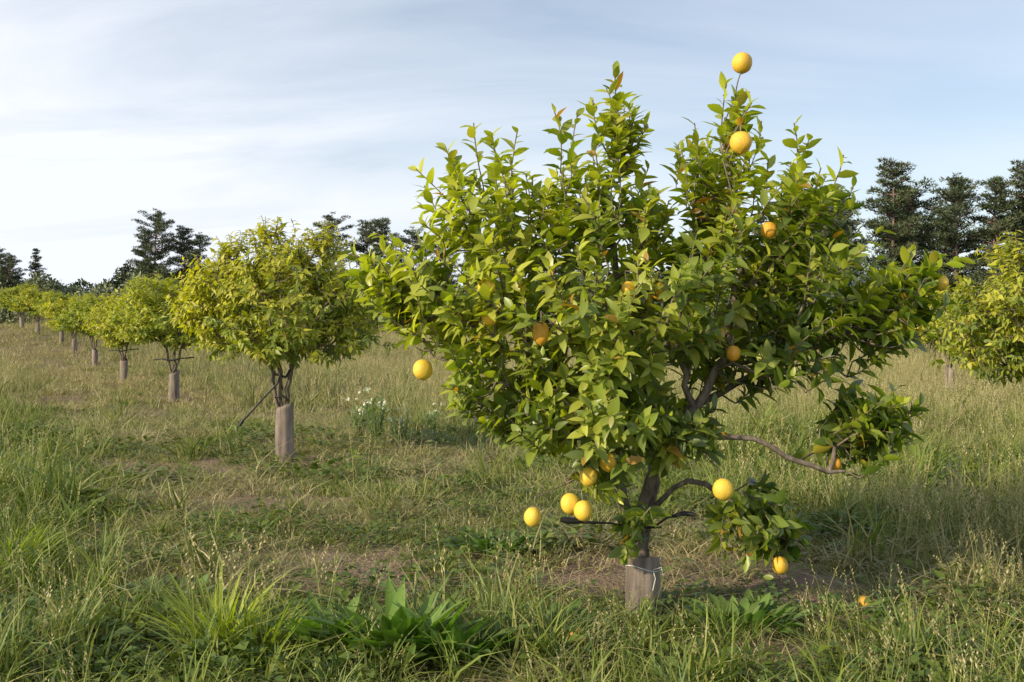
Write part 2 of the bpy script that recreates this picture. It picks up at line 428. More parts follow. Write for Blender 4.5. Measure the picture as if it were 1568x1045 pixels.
obj('string_tie', T.mesh('string_tie', M_string), E)
T = Tubes()
T.add([(.66, 5.13, .46), (.5, 5.05, .50), (.36, 5.0, .515), (.28, 4.98, .52)], [.004, .005, .008, .009], 8)
T.add([(.33, 4.985, .525), (.28, 4.975, .528), (.245, 4.97, .535)], [.016, .018, .012], 8)
T.add([(.72, 5.12, .46), (.80, 5.1, .52), (.88, 5.08, .545), (.93, 5.07, .54)], [.005, .006, .013, .012], 8)
T.add([(.6, 5.14, .46), (.72, 5.16, .455), (.78, 5.2, .45)], [.006] * 3, 8)
obj('support_ties', T.mesh('support_ties', M_hose), E)
obj('fallen_lemon', fruit_mesh('fallen_lemon', [((0, 0, 0), .04, 1.15, (1, .4, .1), Y3)], M_lemon), None, (.30, 4.62, float(terrain(.3, 4.62)) + .05))
obj('fallen_lemon', fruit_mesh('fallen_lemon', [((0, 0, 0), .036, 1.15, (.6, -.7, .1), Y3)], M_lemon), None, (1.86, 5.25, float(terrain(1.86, 5.25)) + .04))

# ------------------------------------------------------------------ OTHER CITRUS TREES
def citrus(name, blobs, seed, nleaf, leafL, cols, droop=.5, mul=1., NS=3):
    r = np.random.default_rng(seed)
    tp, ow = sample_blobs(blobs, r, .6, mul)
    cn = np.array([0, 0, 1.25])
    t_ = nrm(ow * .6 + nrm(tp - cn) * .6 + np.array([0, 0, .1]) + r.normal(0, .25, tp.shape))
    t_[tp[:, 2] > 2.3] = nrm(t_[tp[:, 2] > 2.3] + np.array([0, 0, .8]))
    S = r.uniform(.12, .24, len(tp))
    lm = [np.array([(0, 0, -.05), (.01, 0, .4), (0, 0, .78)])]
    for k in range(5):
        a_ = k * 1.257 + seed; c_, s_ = math.cos(a_), math.sin(a_)
        lm.append(np.array([(0.0, 0, .25 + .05 * k), (.06 * c_, .06 * s_, .7), (.11 * c_, .11 * s_, 1.05), (.35 * c_, .35 * s_, 1.45), (.6 * c_, .6 * s_, 1.8)]))
    return make_tree(name, lm, tp, t_, S, np.zeros(len(tp), bool), seed, np.array([0, 0, .9]), leafL=leafL, leafWr=.40, nleaf=nleaf,
                     droop=droop, cols=cols, rk=.003, rexp=.36, rad_root=.035, lmat=M_leaf2, lit_side=lambda t: .25 - .2 * t[0], bf=.3, NS=NS)  # crown's local left painted lighter, as a sunlit side
COL_C = [(.07, .12, .015), (.28, .35, .022), (.58, .54, .035), (.5, .3, .03), .01]
A_bl = [(.0, 0, 1.74, 1.12, 1.0, .62, 440), (-.1, 0, 2.25, .5, .5, .36, 90), (.38, 0, 2.2, .5, .45, .40, 90), (-.66, 0, 1.95, .5, .5, .45, 95),
        (.78, 0, 1.7, .47, .5, .48, 95), (-.9, 0, 1.65, .34, .4, .38, 55), (-.12, 0, 2.58, .15, .2, .12, 14), (.42, 0, 2.52, .2, .2, .15, 16), (-.58, 0, 2.38, .2, .2, .14, 14), (.1, -.2, 1.30, .95, .7, .28, 120), (.9, 0, 2.1, .12, .2, .25, 10)]
B_bl = [(0, 0, 1.75, 1.0, 1.0, .6, 300), (-.35, .1, 2.2, .55, .5, .35, 70), (.4, -.1, 2.15, .5, .5, .32, 65), (.7, .2, 1.6, .45, .5, .4, 60), (-.75, -.1, 1.6, .4, .5, .4, 60), (0, .3, 2.5, .25, .3, .15, 18), (0, -.2, 1.3, .75, .7, .25, 80)]
C_bl = [(0, 0, 1.7, .9, .9, .65, 260), (.2, .1, 2.2, .5, .5, .35, 60), (-.5, 0, 1.9, .45, .5, .4, 55), (.6, -.2, 1.6, .42, .45, .45, 52), (-.2, 0, 1.2, .7, .6, .3, 70)]
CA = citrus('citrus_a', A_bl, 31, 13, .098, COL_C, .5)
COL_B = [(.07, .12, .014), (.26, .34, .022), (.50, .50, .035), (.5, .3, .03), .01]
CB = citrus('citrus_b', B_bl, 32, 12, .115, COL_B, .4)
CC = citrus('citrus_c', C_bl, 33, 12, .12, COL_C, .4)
g_m = guard_mesh('trunk_guard_tall', .1, .6, 8, .04)

def hose_mesh(kind):
    T = Tubes()
    if kind == 0:
        T.add([(.0, -.1, .98), (-.03, -.12, .85), (-.15, -.15, .72), (-.27, -.18, .58), (-.38, -.2, .46)], [.011] * 5, 7)
        T.add([(-.38, -.2, .46), (-.40, -.2, .43), (-.42, -.2, .40)], [.018, .020, .012], 7)
        T.add([(-.05, -.1, .95), (.06, -.11, .92), (.10, -.08, 1.0)], [.014] * 3, 7)
        T.add([(-.06, -.09, .70), (.03, -.12, .72), (.09, -.08, .66)], [.012] * 3, 7)
    else:
        T.add([(-.36, -.1, .84), (-.2, -.11, .86), (0, -.12, .83), (.2, -.11, .87), (.46, -.1, .89)], [.014, .012, .02, .012, .014], 7)
    return T.mesh('support_ties', M_hose)
hz0, hz1 = hose_mesh(0), hose_mesh(1)
def place_citrus(meshes, x, y, rot, sc, guard=True, hose=None, lemons=None, wide=1.0):
    z = float(terrain(x, y)); e = empty('citrus_tree', (x, y, z), 0, sc)
    for nm, me in (('branches', meshes[0]), ('leaves', meshes[1])):
        o = obj(nm, me, e, rot=rot); o.scale = (wide, wide, 1)
    if guard: obj('trunk_guard', g_m, e, (.02, 0, 0), rot)
    if hose is not None: obj('support_ties', hose, e)
    if lemons: obj('fruit', fruit_mesh('fruit', lemons, M_lemon), e)
    return e
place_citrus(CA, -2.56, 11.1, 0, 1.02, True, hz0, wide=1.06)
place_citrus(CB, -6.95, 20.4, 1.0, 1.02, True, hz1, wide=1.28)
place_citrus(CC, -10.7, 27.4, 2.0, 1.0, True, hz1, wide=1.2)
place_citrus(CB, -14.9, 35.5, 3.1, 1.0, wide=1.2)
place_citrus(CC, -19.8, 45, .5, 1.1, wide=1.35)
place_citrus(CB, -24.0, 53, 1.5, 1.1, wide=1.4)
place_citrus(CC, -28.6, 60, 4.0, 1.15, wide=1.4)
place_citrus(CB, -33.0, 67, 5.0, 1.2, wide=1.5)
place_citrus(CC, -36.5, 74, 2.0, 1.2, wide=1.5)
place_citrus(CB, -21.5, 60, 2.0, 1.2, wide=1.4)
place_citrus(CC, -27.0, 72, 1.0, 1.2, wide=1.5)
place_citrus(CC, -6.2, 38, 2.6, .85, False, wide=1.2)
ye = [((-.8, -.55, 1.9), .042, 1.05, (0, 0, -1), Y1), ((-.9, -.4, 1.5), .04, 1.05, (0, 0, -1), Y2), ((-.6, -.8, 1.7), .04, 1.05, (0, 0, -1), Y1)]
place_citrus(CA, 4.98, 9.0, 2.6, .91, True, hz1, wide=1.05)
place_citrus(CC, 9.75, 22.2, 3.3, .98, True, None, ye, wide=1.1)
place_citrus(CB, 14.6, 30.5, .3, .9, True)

# ------------------------------------------------------------------ PINES
def pine(name, seed, H, wide, start=.3, col=(.028, .042, .022)):
    r = np.random.default_rng(seed); T = Tubes()
    zs = np.linspace(0, H, 12); xo = np.cumsum(r.normal(0, .05, 12)); yo = np.cumsum(r.normal(0, .05, 12))
    xo[0] = yo[0] = 0
    T.add(np.stack([xo, yo, zs], 1), .17 * (1 - zs / H * .93) * H / 9, 8)
    cl = []
    z = H * start
    while z < H * .985:
        f = (z - H * start) / (H * (1 - start))
        L0 = wide * (1 - f) ** .65 * (.8 + .3 * math.sin(f * 9 + seed)) + .3
        for k in range(r.integers(3, 6)):
            a = r.uniform(0, 6.28); L = L0 * r.uniform(.45, 1.25); up = r.uniform(-.05, .35) + .4 * f
            b0 = np.array([np.interp(z, zs, xo), np.interp(z, zs, yo), z])
            tt = np.linspace(0, 1, 6)[:, None]
            dd = np.array([math.cos(a), math.sin(a), up])
            P = b0 + dd * L * tt + np.array([0, 0, .16 * L]) * tt ** 2 - np.array([0, 0, .1 * L]) * tt
            T.add(P, np.linspace(.045, .012, 6) * H / 9, 5)
            for t_ in np.arange(.35, 1.02, .3 / max(L, .4)):
                for q in range(2):
                    c_ = b0 + (P[-1] - b0) * min(t_, 1) + r.normal(0, .13 * L * .6, 3) * np.array([1, 1, .3])
                    cl.append((c_, r.uniform(.22, .46) * (1 - .3 * f)))
        z += r.uniform(.25, .48) * H / 9
    cl.append((np.array([xo[-1], yo[-1], H]), .18)); 
    lb, ld, ln, L_, W_, C_ = [], [], [], [], [], []
    for c_, rr in cl:
        m = int(22 + rr * 50)
        d = nrm(r.normal(size=(m, 3))); P = c_ + d * rr * np.array([1, 1, .42]) * r.random((m, 1)) ** .4
        lb.append(P); ld.append(nrm(d * np.array([1, 1, .6]) + np.array([0, 0, .5]))); ln.append(r.normal(size=(m, 3)) + np.array([0, 0, .5]))
        L_.append(r.uniform(.1, .2, m)); W_.append(r.uniform(.04, .07, m))
        C_.append(np.array(col) * r.uniform(.7, 1.5) * r.uniform(.7, 1.35, (m, 1)) + np.zeros((m, 3)))
    lb, ld, ln, L_, W_, C_ = map(np.concatenate, (lb, ld, ln, L_, W_, C_))
    d = nrm(ld); n = nrm(ln - (ln * d).sum(1, keepdims=True) * d); s = np.cross(n, d)
    V = np.stack([lb - s * W_[:, None] * .5, lb + s * W_[:, None] * .5, lb + d * L_[:, None]], 1).reshape(-1, 3)
    F = (np.arange(3)[None] + 3 * np.arange(len(lb))[:, None])
    return T.mesh(name + '_trunk', M_pbark), mesh_np(name + '_needles', V, F, [M_needle], np.repeat(C_, 3, 0), smooth=False)
PN = [pine('pine_a', 1, 9.0, 2.3, .25, (.058, .078, .040)), pine('pine_b', 2, 9.0, 2.7, .27, (.054, .074, .042)), pine('pine_c', 3, 9.0, 2.2, .18, (.056, .074, .044)), pine('pine_d', 4, 9, 1.3, .1, (.05, .066, .042))]  # needle colours lightened to stand in for air haze
def place_pine(k, x, y, h, rot):
    e = empty('pine_tree', (x, y, float(terrain(x, y))), rot, h / 9)
    obj('trunk', PN[k][0], e); obj('needles', PN[k][1], e)
for k, x, y, h, ro in [
    (1, 15.6, 50, 8.4, .2), (0, 19.0, 50, 9.8, 1.2), (1, 20.8, 52, 9.0, 2.2), (1, 22.3, 50, 9.1, 3.4), (0, 24.2, 50, 8.9, 5.0), (0, 26.2, 51, 9.9, 1.1),
    (1, 27.8, 50, 10.2, 2.0), (0, 17.2, 53, 8.8, 3.0), (1, 30.5, 52, 9.7, 4.0), (2, 14.0, 56, 8.0, 5.4), (0, 12.0, 60, 7.4, 1.7), (2, 25.0, 56, 9.8, .3), (2, 18.6, 57, 9.2, .9), (2, 22.8, 58, 9.6, 2.9), (2, 29.5, 57, 10, 1.9), (1, 17.0, 59, 9.2, 4.4),
    (1, -34.0, 95, 11.0, 0), (0, -32.0, 97, 9.6, 2), (0, -36.2, 98, 9.2, 1), (1, -30.0, 96, 9.0, 4),
    (1, -16.5, 92, 11.3, 3), (0, -14.0, 95, 11.0, 1), (0, -12.0, 92, 11.0, 5), (1, -9.5, 95, 10.6, 2), (1, -7, 97, 10.2, .5), (0, -4, 95, 9, .9), (1, 0, 96, 9, 2.9), (2, 5, 90, 9, 1.3),
    (1, -49.0, 97, 6.9, 0), (1, -50.5, 98, 7.6, 1), (3, -46.9, 98, 7.4, 2), (3, -38.5, 99, 6.0, 3), (0, -53, 99, 7.8, 3), (2, -27, 98, 7.4, 2), (0, -22, 96, 8.0, 2), (1, -24.5, 98, 7.6, 1)]:
    place_pine(k, x, y, h, ro)

# ------------------------------------------------------------------ distant shrubs / treeline
def shrub_mass(name, items, seed, size, density):
    r = np.random.default_rng(seed); V = []; C = []
    for (x, y, h, w, col) in items:
        z0 = float(terrain(x, y))
        for k in range(int(6 + w * 2)):
            c_ = np.array([x + r.uniform(-.5, .5) * w, y + r.uniform(-.5, .5) * w, z0 + h * r.uniform(.15, .78)])
            rr = h * r.uniform(.2, .34)
            m = int(density * rr * rr); d = nrm(r.normal(size=(m, 3)))
            P = c_ + d * rr * (.6 + .5 * r.random((m, 1)))
            dd = nrm(d + r.normal(0, .6, (m, 3))); s = nrm(np.cross(dd, r.normal(size=(m, 3))))
            L = size * r.uniform(.6, 1.4, (m, 1)); W = L * .5
            q = np.stack([P, P + dd * L * .5 + s * W * .5, P + dd * L, P + dd * L * .5 - s * W * .5], 1)
            V.append(q.reshape(-1, 3)); c2 = np.array(col) * r.uniform(.65, 1.4) * r.uniform(.7, 1.3, (m, 1)) + np.zeros((m, 3))
            C.append(np.repeat(c2, 4, 0))
    V = np.concatenate(V); V[:, 2] = np.maximum(V[:, 2], -.2)
    F = np.arange(len(V)).reshape(-1, 4)
    return obj(name, mesh_np(name, V, F, [M_bush], np.concatenate(C), smooth=False))
rr_ = np.random.default_rng(5)
dg, og, gg = (.07, .09, .05), (.20, .225, .14), (.12, .16, .06)  # far foliage greens, with distance haze painted in as a lighter tone
it = [(x, 102 + rr_.uniform(-3, 3), rr_.uniform(3.6, 6.4) * (1 if x > -38 else .95), 4.5, [dg, og, gg, og][rr_.integers(4)]) for x in np.arange(-75, 30, 2.6)]
it += [(-47 + i * 2.2, 92 + rr_.uniform(-2, 2), rr_.uniform(3.0, 4.6), 2.5, og) for i in range(8)]
shrub_mass('distant_treeline', it, 3, .35, 420)
it = [(x, 49 + rr_.uniform(-1, 2), rr_.uniform(2.0, 3.7), 2.6, [dg, gg, gg, dg][rr_.integers(4)]) for x in np.arange(9, 42, 1.5)]
it += [(x, 58, rr_.uniform(3, 5), 3, dg) for x in np.arange(5, 50, 2.4)]
shrub_mass('hedgerow', it, 4, .2, 900)

# ------------------------------------------------------------------ GROUND
DIRT = [(-.85, 6.35, .8, .55, .72), (1.35, 5.85, .85, .45, .9), (.68, 5.6, .4, .3, .6), (-3.6, 11.0, 1.1, .7, .65), (-5.2, 10.4, .9, .4, .6), (.3, 6.2, .9, .3, .55), (-1.7, 5.3, .4, .25, .5), (.6, 7.6, .7, .4, .5), (-.25, 5.0, .3, .2, .55), (-1.6, 8.6, .7, .35, .45)]
def rowdist(x, y): return (x - .675) * .875 + (y - 5.25) * .484
def dirt_f(x, y):
    v = np.zeros_like(np.asarray(x, float))
    for cx, cy, rx, ry, k in DIRT:
        q = ((x - cx) / rx) ** 2 + ((y - cy) / ry) ** 2
        v = np.maximum(v, k * np.exp(-q * 1.1))
    v = v * (.1 + 1.8 * sstep(.3, .7, fbm(x, y, .2, 7)))
    short = 1 - sstep(1.5, 2.8, np.abs(rowdist(x, y)))
    v = v + .5 * short * sstep(.50, .74, fbm(x, y, .6, 9))
    return np.clip(v, 0, 1)
def tall_f(x, y):
    s = np.abs(rowdist(x, y)); t = sstep(1.6, 3.1, s + 2.4 * (fbm(x, y, 1.3, 4) - .5))
    t = np.maximum(t, .8 * (1 - sstep(4.5, 5.0, y + 1.2 * (fbm(x, y, .7, 12) - .5))))
    return t
def tint_f(x, y):
    t = .10 + .52 * sstep(9, 22, y) + .65 * (fbm(x, y, 2.6, 6) - .5) + .85 * (fbm(x, y, .6, 8) - .5)
    t = t + .26 * np.exp(-((x - 3.3) / 2.2) ** 2 - ((y - 6.0) / 1.8) ** 2)
    t = t + .38 * (1 - sstep(1.4, 2.8, np.abs(rowdist(x, y)))) * sstep(5.0, 6.0, y) * sstep(.36, .6, fbm(x, y, 1.0, 22))
    t = t - .6 * np.exp(-((x + 8.5) / 2.6) ** 2 - ((y - 16.5) / 2.2) ** 2)
    return np.clip(t, 0, 1)
def axis(lo, hi, c, n):
    t = np.linspace(-1, 1, n); k = 5.5
    a = np.sinh(k * t) / math.sinh(k)
    return np.where(a < 0, c + (c - lo) * a, c + (hi - c) * a)
gx = axis(-900, 900, -.5, 380); gy = axis(-60, 1800, 7, 420)
GX, GY = np.meshgrid(gx, gy); zz = terrain(GX, GY) - .01
V = np.stack([GX.ravel(), GY.ravel(), zz.ravel()], 1)
nx, ny = len(gx), len(gy); idx = np.arange(nx * ny).reshape(ny, nx)
F = np.stack([idx[:-1, :-1].ravel(), idx[:-1, 1:].ravel(), idx[1:, 1:].ravel(), idx[1:, :-1].ravel()], 1)
gc = np.stack([dirt_f(GX, GY).ravel(), tint_f(GX, GY).ravel(), tall_f(GX, GY).ravel()], 1)
M_g, N = newmat('meadow_ground')
o_ = N.new('ShaderNodeOutputMaterial'); p = N.new('ShaderNodeBsdfPrincipled'); p.inputs['Roughness'].default_value = .95; p.inputs['Specular IOR Level'].default_value = .1
at = N.new('ShaderNodeAttribute', attribute_name='Col'); sp = N.new('ShaderNodeSeparateColor'); N.link(at.outputs['Color'], sp.inputs[0])
geo = N.new('ShaderNodeNewGeometry')
def noise(sc, det=5):
    n = N.new('ShaderNodeTexNoise'); n.inputs['Scale'].default_value = sc; n.inputs['Detail'].default_value = det; N.link(geo.outputs['Position'], n.inputs['Vector']); return n.outputs[0]
n1, n2, n3 = noise(3), noise(40, 8), noise(160, 3)
green = N.mix(n2, (.05, .07, .018), (.15, .175, .05))
tan = N.mix(n2, (.12, .10, .05), (.34, .27, .15))
gg_ = N.mix(N.math('MULTIPLY_ADD', sp.outputs[1], 1.0, N.math('MULTIPLY_ADD', n1, .6, -.25), clamp=True), green, tan)
soil = N.mix(n2, (.10, .065, .05), (.36, .25, .19))
soil = N.mix(N.math('MULTIPLY', n3, .6), soil, (.42, .31, .21))
df = N.math('MULTIPLY_ADD', sp.outputs[0], 2.2, N.math('MULTIPLY_ADD', n2, 1.4, -1.05), clamp=True)
N.link(N.mix(df, gg_, soil), p.inputs['Base Color'])
b = N.new('ShaderNodeBump'); b.inputs['Strength'].default_value = 1.0; b.inputs['Distance'].default_value = .05
N.link(n2, b.inputs['Height']); N.link(b.outputs[0], p.inputs['Normal']); N.link(p.outputs[0], o_.inputs[0])
obj('ground', mesh_np('ground', V, F, [M_g], gc))

# ------------------------------------------------------------------ GRASS
M_gr, N = newmat('grass_blades')
o_ = N.new('ShaderNodeOutputMaterial'); p = N.new('ShaderNodeBsdfPrincipled'); p.inputs['Roughness'].default_value = .5; p.inputs['Specular IOR Level'].default_value = .35
at = N.new('ShaderNodeAttribute', attribute_name='Col'); sp = N.new('ShaderNodeSeparateColor'); N.link(at.outputs['Color'], sp.inputs[0])
ti = N.new('ShaderNodeAttribute', attribute_name='tint', attribute_type='INSTANCER')
oi = N.new('ShaderNodeObjectInfo')
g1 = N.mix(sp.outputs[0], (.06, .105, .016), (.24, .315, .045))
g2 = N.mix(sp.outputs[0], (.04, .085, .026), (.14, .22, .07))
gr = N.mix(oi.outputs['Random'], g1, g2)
gr = N.mix(N.math('MULTIPLY', sp.outputs[1], .45), gr, (.36, .38, .05))
tn = N.mix(sp.outputs[1], (.25, .20, .095), (.54, .45, .26))
tf = N.math('MULTIPLY_ADD', ti.outputs['Fac'], 1.2, N.math('MULTIPLY_ADD', sp.outputs[1], .7, -.58), clamp=True)
cc = N.mix(tf, gr, tn)
cc = N.mix(sp.outputs[2], cc, N.mix(sp.outputs[1], (.32, .28, .13), (.58, .49, .28)))
N.link(cc, p.inputs['Base Color'])
tr = N.new('ShaderNodeBsdfTranslucent'); N.link(N.mix(1.0, cc, (1.3, 1.35, .7), 'MULTIPLY'), tr.inputs[0])
mx = N.new('ShaderNodeMixShader'); mx.inputs[0].default_value = .25
N.link(p.outputs[0], mx.inputs[1]); N.link(tr.outputs[0], mx.inputs[2]); N.link(mx.outputs[0], o_.inputs[0])

tcoll = bpy.data.collections.new('grass_tufts')
def tuft(i, nb, h0, h1, w, rad, lean, seeds=0, sh=(0, 0), K=4, dead=0.):
    r = np.random.default_rng(100 + i)
    Vs = []; Fs = []; Cs = []; off = 0
    for b_ in range(nb + seeds):
        sd = b_ >= nb
        a = r.uniform(0, 6.28); q = rad * r.random() ** .6
        base = np.array([q * math.cos(a), q * math.sin(a), -.01 if dead < .5 else .012])
        h = r.uniform(sh[0], sh[1]) if sd else r.uniform(h0, h1)
        a2 = a + r.normal(0, 1.2); ln_ = (lean * .35 if sd else lean) * r.uniform(.2, 1.5)
        dirh = np.array([math.cos(a2), math.sin(a2), 0]); t = np.linspace(0, 1, K)
        P = base + np.outer(t ** 1.8 * h * ln_, dirh) + np.outer(h * (t - min(.28 * ln_, .8) * t ** 2.4), [0, 0, 1])
        fa = r.uniform(0, 6.28); s = np.array([math.cos(fa), math.sin(fa), 0])
        ww = (w * .35 if sd else w * r.uniform(.6, 1.4)) * (np.array([.8, 1, .75, .05]) if not sd else np.full(K, 1.))
        V = np.stack([P - s * ww[:, None] / 2, P + s * ww[:, None] / 2], 1).reshape(-1, 3)
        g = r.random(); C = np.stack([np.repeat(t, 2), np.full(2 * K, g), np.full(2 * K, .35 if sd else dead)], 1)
        Vs.append(V); Cs.append(C)
        for k in range(K - 1): Fs.append([off + 2 * k, off + 2 * k + 1, off + 2 * k + 3, off + 2 * k + 2])
        off += 2 * K
        if sd:
            tipd = nrm(P[-1] - P[-2]); hl = r.uniform(.045, .085)
            for k in range(7):
                f = k / 7; c0 = P[-1] - tipd * hl * .4 + tipd * hl * f
                aa = k * 2.4; o2 = nrm(np.array([math.cos(aa), math.sin(aa), 1.6])); wv = nrm(np.cross(o2, [.3, .5, .8])) * .003
                L = .016 * (1.1 - .6 * f)
                Vs.append(np.array([c0, c0 + o2 * L * .5 + wv, c0 + o2 * L, c0 + o2 * L * .5 - wv])); Cs.append(np.tile([1., g, 1.], (4, 1)))
                Fs.append([off, off + 1, off + 2, off + 3]); off += 4
    me = mesh_np('tuft_%02d' % i, np.concatenate(Vs), np.array(Fs), [M_gr], np.concatenate(Cs))
    tcoll.objects.link(bpy.data.objects.new('tuft_%02d' % i, me))
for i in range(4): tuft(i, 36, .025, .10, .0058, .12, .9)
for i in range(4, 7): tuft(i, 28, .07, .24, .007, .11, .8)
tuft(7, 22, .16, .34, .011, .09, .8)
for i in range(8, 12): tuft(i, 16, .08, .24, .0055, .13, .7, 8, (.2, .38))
def forb(i):
    r = np.random.default_rng(300 + i); m = 30
    a = r.uniform(0, 6.28, m); q = .13 * r.random(m) ** .5
    b0 = np.stack([q * np.cos(a), q * np.sin(a), r.uniform(.01, .10, m)], 1)
    d = np.stack([np.cos(a), np.sin(a), r.uniform(-.1, .7, m)], 1); n = np.tile([0, 0, 1.], (m, 1)) + r.normal(0, .3, (m, 3))
    L = r.uniform(.025, .07, m); V, F, C = leaf_mesh(b0, d, n, L, L * .6, np.stack([np.full(m, .4), r.random(m) * .3, np.zeros(m)], 1), NS=3)
    tcoll.objects.link(bpy.data.objects.new('tuft_%02d' % i, mesh_np('tuft_%02d' % i, V, F, [M_gr], C)))
forb(12); forb(13)
tuft(14, 30, .04, .12, .005, .15, 2.8, dead=.85)
tuft(15, 26, .05, .15, .005, .14, 2.2, dead=.7)

def scatter(name, P, rot, scl, idx, tint):
    me = bpy.data.meshes.new(name); me.vertices.add(len(P)); me.vertices.foreach_set('co', P.astype(np.float32).ravel())
    def A(n, t, v, key): a = me.attributes.new(n, t, 'POINT'); a.data.foreach_set(key, v.ravel())
    A('rot', 'FLOAT_VECTOR', rot.astype(np.float32), 'vector'); A('scl', 'FLOAT_VECTOR', scl.astype(np.float32), 'vector')
    A('idx', 'INT', idx.astype(np.int32), 'value'); A('tint', 'FLOAT', tint.astype(np.float32), 'value')
    o = obj(name, me)
    ng = bpy.data.node_groups.new(name, 'GeometryNodeTree')
    ng.interface.new_socket('Geometry', in_out='INPUT', socket_type='NodeSocketGeometry')
    ng.interface.new_socket('Geometry', in_out='OUTPUT', socket_type='NodeSocketGeometry')
    n = ng.nodes; gi = n.new('NodeGroupInput'); go = n.new('NodeGroupOutput')
    ip = n.new('GeometryNodeInstanceOnPoints'); ci = n.new('GeometryNodeCollectionInfo')
    ci.inputs['Collection'].default_value = tcoll; ci.inputs['Separate Children'].default_value = True; ci.inputs['Reset Children'].default_value = True
    ip.inputs['Pick Instance'].default_value = True
    def NA(nm, t): a = n.new('GeometryNodeInputNamedAttribute'); a.data_type = t; a.inputs['Name'].default_value = nm; return a.outputs[0]
    L = ng.links
    mp_ = n.new('GeometryNodeMeshToPoints'); L.new(gi.outputs[0], mp_.inputs[0]); L.new(mp_.outputs[0], ip.inputs['Points'])
    L.new(ci.outputs[0], ip.inputs['Instance']); L.new(NA('idx', 'INT'), ip.inputs['Instance Index'])
    L.new(NA('rot', 'FLOAT_VECTOR'), ip.inputs['Rotation']); L.new(NA('scl', 'FLOAT_VECTOR'), ip.inputs['Scale']); L.new(ip.outputs[0], go.inputs[0])
    md = o.modifiers.new('scatter', 'NODES'); md.node_group = ng
    return o
def band(y0, y1, dens, seed, smin, smax):
    r = np.random.default_rng(seed)
    hw = lambda y: .56 * y + 1.0
    A_ = 2 * hw(y1) * (y1 - y0); n = int(A_ * dens)
    x = r.uniform(-hw(y1), hw(y1), n); y = r.uniform(y0, y1, n)
    k = np.abs(x) < hw(y); x, y = x[k], y[k]
    d = dirt_f(x, y); t = tall_f(x, y); tn = tint_f(x, y)
    keep = r.random(len(x)) > np.clip(d * 1.8 - .22, 0, .85)
    keep &= ~((np.hypot(x - .7, y - 5.15) < .17))
    x, y, d, t, tn = [q[keep] for q in (x, y, d, t, tn)]; n = len(x)
    u = r.random(n); v = r.random(n)
    pt = t * .72 + .05
    ps = .10 + .5 * tn * (y > 7) + .34 * sstep(9, 16, y) + .36 * ((x > 1.2) & (y < 9)) + .12 * (y < 5.2)
    idx = np.where(u < pt, np.where(v < ps, r.integers(8, 12, n), r.integers(4, 8, n)), r.integers(0, 4, n))
    dead = (r.random(n) < np.clip(.08 + .55 * (1 - t) * tn + .55 * d, 0, .65)) & (y < 18); idx[dead] = r.integers(14, 16, dead.sum())
    fb = (r.random(n) < .22 * sstep(.35, .6, fbm(x, y, .8, 31)) * 2) & (y < 14) & ~dead; idx[fb] = r.integers(12, 14, fb.sum())
    s = r.uniform(smin, smax, n) * (.45 + 1.1 * fbm(x, y, .9, 11))
    sz = s * r.uniform(.75, 1.25, n)
    rot = np.stack([r.normal(0, .15, n), r.normal(0, .15, n), r.uniform(0, 6.28, n)], 1)
    P = np.stack([x, y, terrain(x, y) - .005], 1)
    return P, rot, np.stack([s, s, sz], 1), idx, np.clip(tn + r.normal(0, .14, n), 0, 1)
parts = [band(3.5, 8, 102, 1, .8, 1.35), band(8, 16, 44, 2, 1.0, 1.6), band(16, 34, 13, 3, 1.3, 2.1), band(34, 110, 2.4, 4, 2.0, 3.1)]
r = np.random.default_rng(77); n = 16
ax_, ay_ = r.uniform(.35, 1.15, n), r.uniform(4.75, 5.0, n); s_ = r.uniform(.5, .8, n)
parts.append((np.stack([ax_, ay_, terrain(ax_, ay_) - .005], 1), np.stack([r.normal(0, .1, n), r.normal(0, .1, n), r.uniform(0, 6.28, n)], 1), np.stack([s_, s_, s_], 1), r.integers(4, 8, n), np.full(n, .1)))
print('tufts', [len(q[0]) for q in parts])
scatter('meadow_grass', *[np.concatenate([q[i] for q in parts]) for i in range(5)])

# ------------------------------------------------------------------ WEEDS
def weed(name, x, y, n, L, spread, up, col, seed, wr=.3):
    r = np.random.default_rng(seed); a = r.uniform(0, 6.28, n); q = spread * r.random(n) ** .6
    b0 = np.stack([q * np.cos(a), q * np.sin(a) * .7, r.uniform(0, .05, n)], 1)
    d = np.stack([np.cos(a), np.sin(a), up * r.uniform(.4, 1.6, n)], 1); nn = np.stack([-np.cos(a) * .6, -np.sin(a) * .6, np.ones(n)], 1) + r.normal(0, .2, (n, 3))
    l = L * r.uniform(.5, 1.2, n); C = np.array(col) * r.uniform(.6, 1.4, (n, 1)) + np.zeros((n, 3))
    V, F, C = leaf_mesh(b0, d, nn, l, l * wr, C, .35, .4)
    return obj(name, mesh_np(name, V, F, [M_weed], C), None, (x, y, float(terrain(x, y))))
weed('dock_plant', -.52, 4.5, 80, .30, .2, 2.0, (.13, .24, .035), 1, .24)
weed('dock_plant', -.85, 4.55, 44, .26, .16, 1.7, (.13, .235, .035), 2, .26)
weed('dock_plant', -.25, 4.45, 50, .26, .16, 1.4, (.11, .22, .04), 3, .26)
weed('broadleaf_weed', -.12, 6.6, 150, .12, .27, 1.4, (.11, .20, .035), 4, .45)
weed('broadleaf_weed', -1.9, 5.35, 120, .10, .3, 1.1, (.12, .20, .06), 5, .5)
weed('broadleaf_weed', 1.15, 4.95, 120, .11, .3, 1.5, (.12, .22, .04), 6, .45)
weed('broadleaf_weed', 1.7, 5.1, 70, .09, .25, 1.3, (.12, .22, .04), 7, .45)
weed('broadleaf_weed', .15, 4.9, 70, .10, .25, 1.5, (.12, .22, .04), 8, .35)
weed('broadleaf_weed', 4.9, 8.8, 140, .14, .35, 1.5, (.12, .20, .08), 9, .4)
